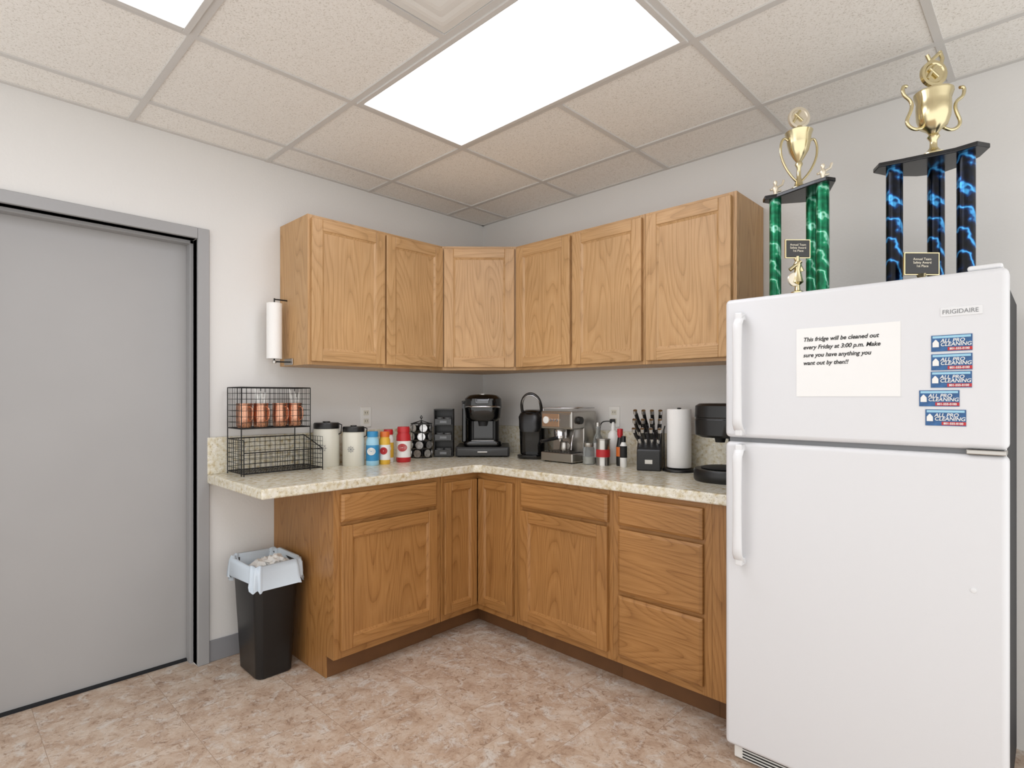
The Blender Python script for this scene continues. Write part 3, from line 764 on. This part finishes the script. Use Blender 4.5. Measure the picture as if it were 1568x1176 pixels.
lathe('bottle', [(0, 0), (.016, 0), (.018, .005), (.018, .05), (.0185, .05), (.0185, .11), (.018, .11), (.010, .13), (.012, .13), (.012, .16), (0, .162)], [WHITEP, BLACKM, BLACKP], e,
      mis=[0, 0, 0, 0, 1, 0, 0, 2, 2, 2], seg=24)

# knife block
e = empty('knife_block', (1.405, -.165, CT), math.radians(25))
bm = bmesh.new()
pr = [(-.075, 0), (.075, 0), (.075, .175), (.03, .20), (-.06, .115), (-.075, .10)]
va = [bm.verts.new((-.058, p[0], p[1])) for p in pr]; vb = [bm.verts.new((.058, p[0], p[1])) for p in pr]
bm.faces.new(va); bm.faces.new(vb[::-1])
for i in range(6): bm.faces.new((va[i], va[(i+1) % 6], vb[(i+1) % 6], vb[i]))
finish('block', bm, BLACKP, e, bevel=.006)
box('block_badge', -.018, .018, -.0765, -.075, .035, .055, STEEL, e)
for i in range(4):
    for j in range(3):
        x = -.041+.027*i; y = .035-.036*j
        z0 = .195-(.03-y)*.94
        Lh = .110-.012*j; fan = (i-1.5)*.010-.006
        dy = -.55*Lh; dz = .83*Lh
        wires('knife_handle', [[(x, y, z0), (x+fan, y+dy*.5, z0+dz*.55), (x+fan*1.4, y+dy, z0+dz)]], .0095, BLACKG if (i+j) % 2 else BLACKP, e)
        lathe('handle_cap', [(0, -.014), (.0103, -.014), (.0103, .006), (0, .009)], CHROME, e, loc=(x+fan*1.4, y+dy, z0+dz), rot=(math.radians(33), 0, 0), seg=14)
        wires('bolster', [[(x, y, z0-.004), (x+fan*.4, y-.016, z0+.026)]], .0102, CHROME, e)

# paper towel stand
e = empty('paper_towel_stand', (1.545, -.13, CT))
lathe('base', [(0, 0), (.078, 0), (.080, .004), (.078, .012), (.02, .018), (0, .018)], BLACKP, e, seg=40)
lathe('roll', [(.018, .020), (.056, .020), (.058, .024), (.058, .300), (.056, .304), (.018, .304), (.018, .02)], TOWEL, e, seg=48)
lathe('rod', [(0, .015), (.006, .015), (.006, .304), (.010, .305), (.010, .310), (0, .312)], BLACKP, e, seg=20)
wires('arm', [[(-.070, -.02, .01), (-.072, -.02, .20), (-.066, -.02, .22)]], .003, WIRE, e)

# wall mounted roll on cabinet side
e = empty('paper_towel_holder', (.085, -1.495, 1.43))
lathe('roll', [(.014, .01), (.036, .01), (.036, .285), (.014, .285), (.014, .01)], TOWEL, e, seg=40)
wires('bracket', [[(0, 0, -.006), (0, 0, .31)], [(0, 0, .305), (.0, .064, .305)], [(0, 0, -.004), (.03, .03, -.006), (.05, .064, -.006)]], .0035, WIRE, e)
lathe('knob', [(0, 0), (.010, 0), (.010, .012), (0, .016)], STEEL, e, loc=(0, 0, -.012), seg=20)
box('mount_plate', -.02, .07, .058, .0645, -.02, .012, STEEL, e, .002)

# large pod brewer by the fridge
e = empty('pod_coffee_brewer', (1.845, -.275, CT))
loft('base_tray', [(.26, .26, .12, 0), (.27, .27, .125, .008), (.27, .27, .125, .045), (.26, .26, .12, .052)], BLACKP, e, n=10)
lathe('tray_well', [(0, 0), (.095, 0), (.100, .004), (.095, .006), (0, .004)], BLACKM, e, loc=(-.01, 0, .052))
loft('column', [(.10, .20, .04, .045, .085, 0), (.10, .20, .04, .20, .085, 0)], BLACKP, e)
loft('head', [(.22, .22, .09, .190, .01, 0), (.25, .24, .10, .20, 0, 0), (.255, .245, .10, .265, 0, 0), (.25, .24, .10, .268, 0, 0), (.25, .24, .10, .274, 0, 0), (.255, .245, .10, .277, 0, 0), (.25, .24, .10, .325, 0, 0), (.22, .21, .09, .335, 0, 0)], BLACKP, e, n=10)
lathe('spout', [(0, 0), (.02, 0), (.026, .03), (0, .03)], BLACKM, e, loc=(-.03, 0, .165))

# outlets
def outlet(loc, rz):
    e = empty('wall_outlet', loc, rz)
    box('plate', -.035, .035, -.006, -.0005, -.058, .058, WHITEP, e, .003)
    for s in (-1, 1):
        loft('socket', [(.034, .003, .001, s*.024-.014), (.034, .003, .001, s*.024+.014)], CREAM, e, loc=(0, -.007, 0))
        for x in (-.007, .007): box('slot', x-.0012, x+.0012, -.0092, -.0084, s*.024-.004, s*.024+.006, BLACKM, e)
outlet((0, -.930, 1.135), R90); outlet((1.085, 0, 1.14), 0)
e = empty('power_cord', (1.085, 0, 1.115))
box('plug', -.012, .012, -.035, -.0095, -.012, .012, BLACKP, e, .004)
wires('cord', [[(0, -.034, 0), (-.02, -.055, 0), (-.05, -.055, .0), (-.07, -.05, -.04), (-.068, -.04, -.12), (-.072, -.035, -.2), (-.075, -.035, -.223)]], .0032, BLACKP, e, smoothc=True)

# ---------------------------------------------------------------- world, camera
w = bpy.data.worlds.new('world'); S.world = w; w.use_nodes = True
w.node_tree.nodes['Background'].inputs[0].default_value = (1, .985, .965, 1); w.node_tree.nodes['Background'].inputs[1].default_value = 1.6
cam = bpy.data.cameras.new('camera'); co = bpy.data.objects.new('camera', cam); COL.objects.link(co)
co.location = (2.875, -2.687, 1.25); co.rotation_euler = (R90, 0, math.radians(44))
cam.lens = 36*863/1568; cam.sensor_width = 36; cam.shift_y = 20/1568; cam.clip_start = .02
S.camera = co
S.view_settings.view_transform = 'Standard'
S.view_settings.look = 'None'
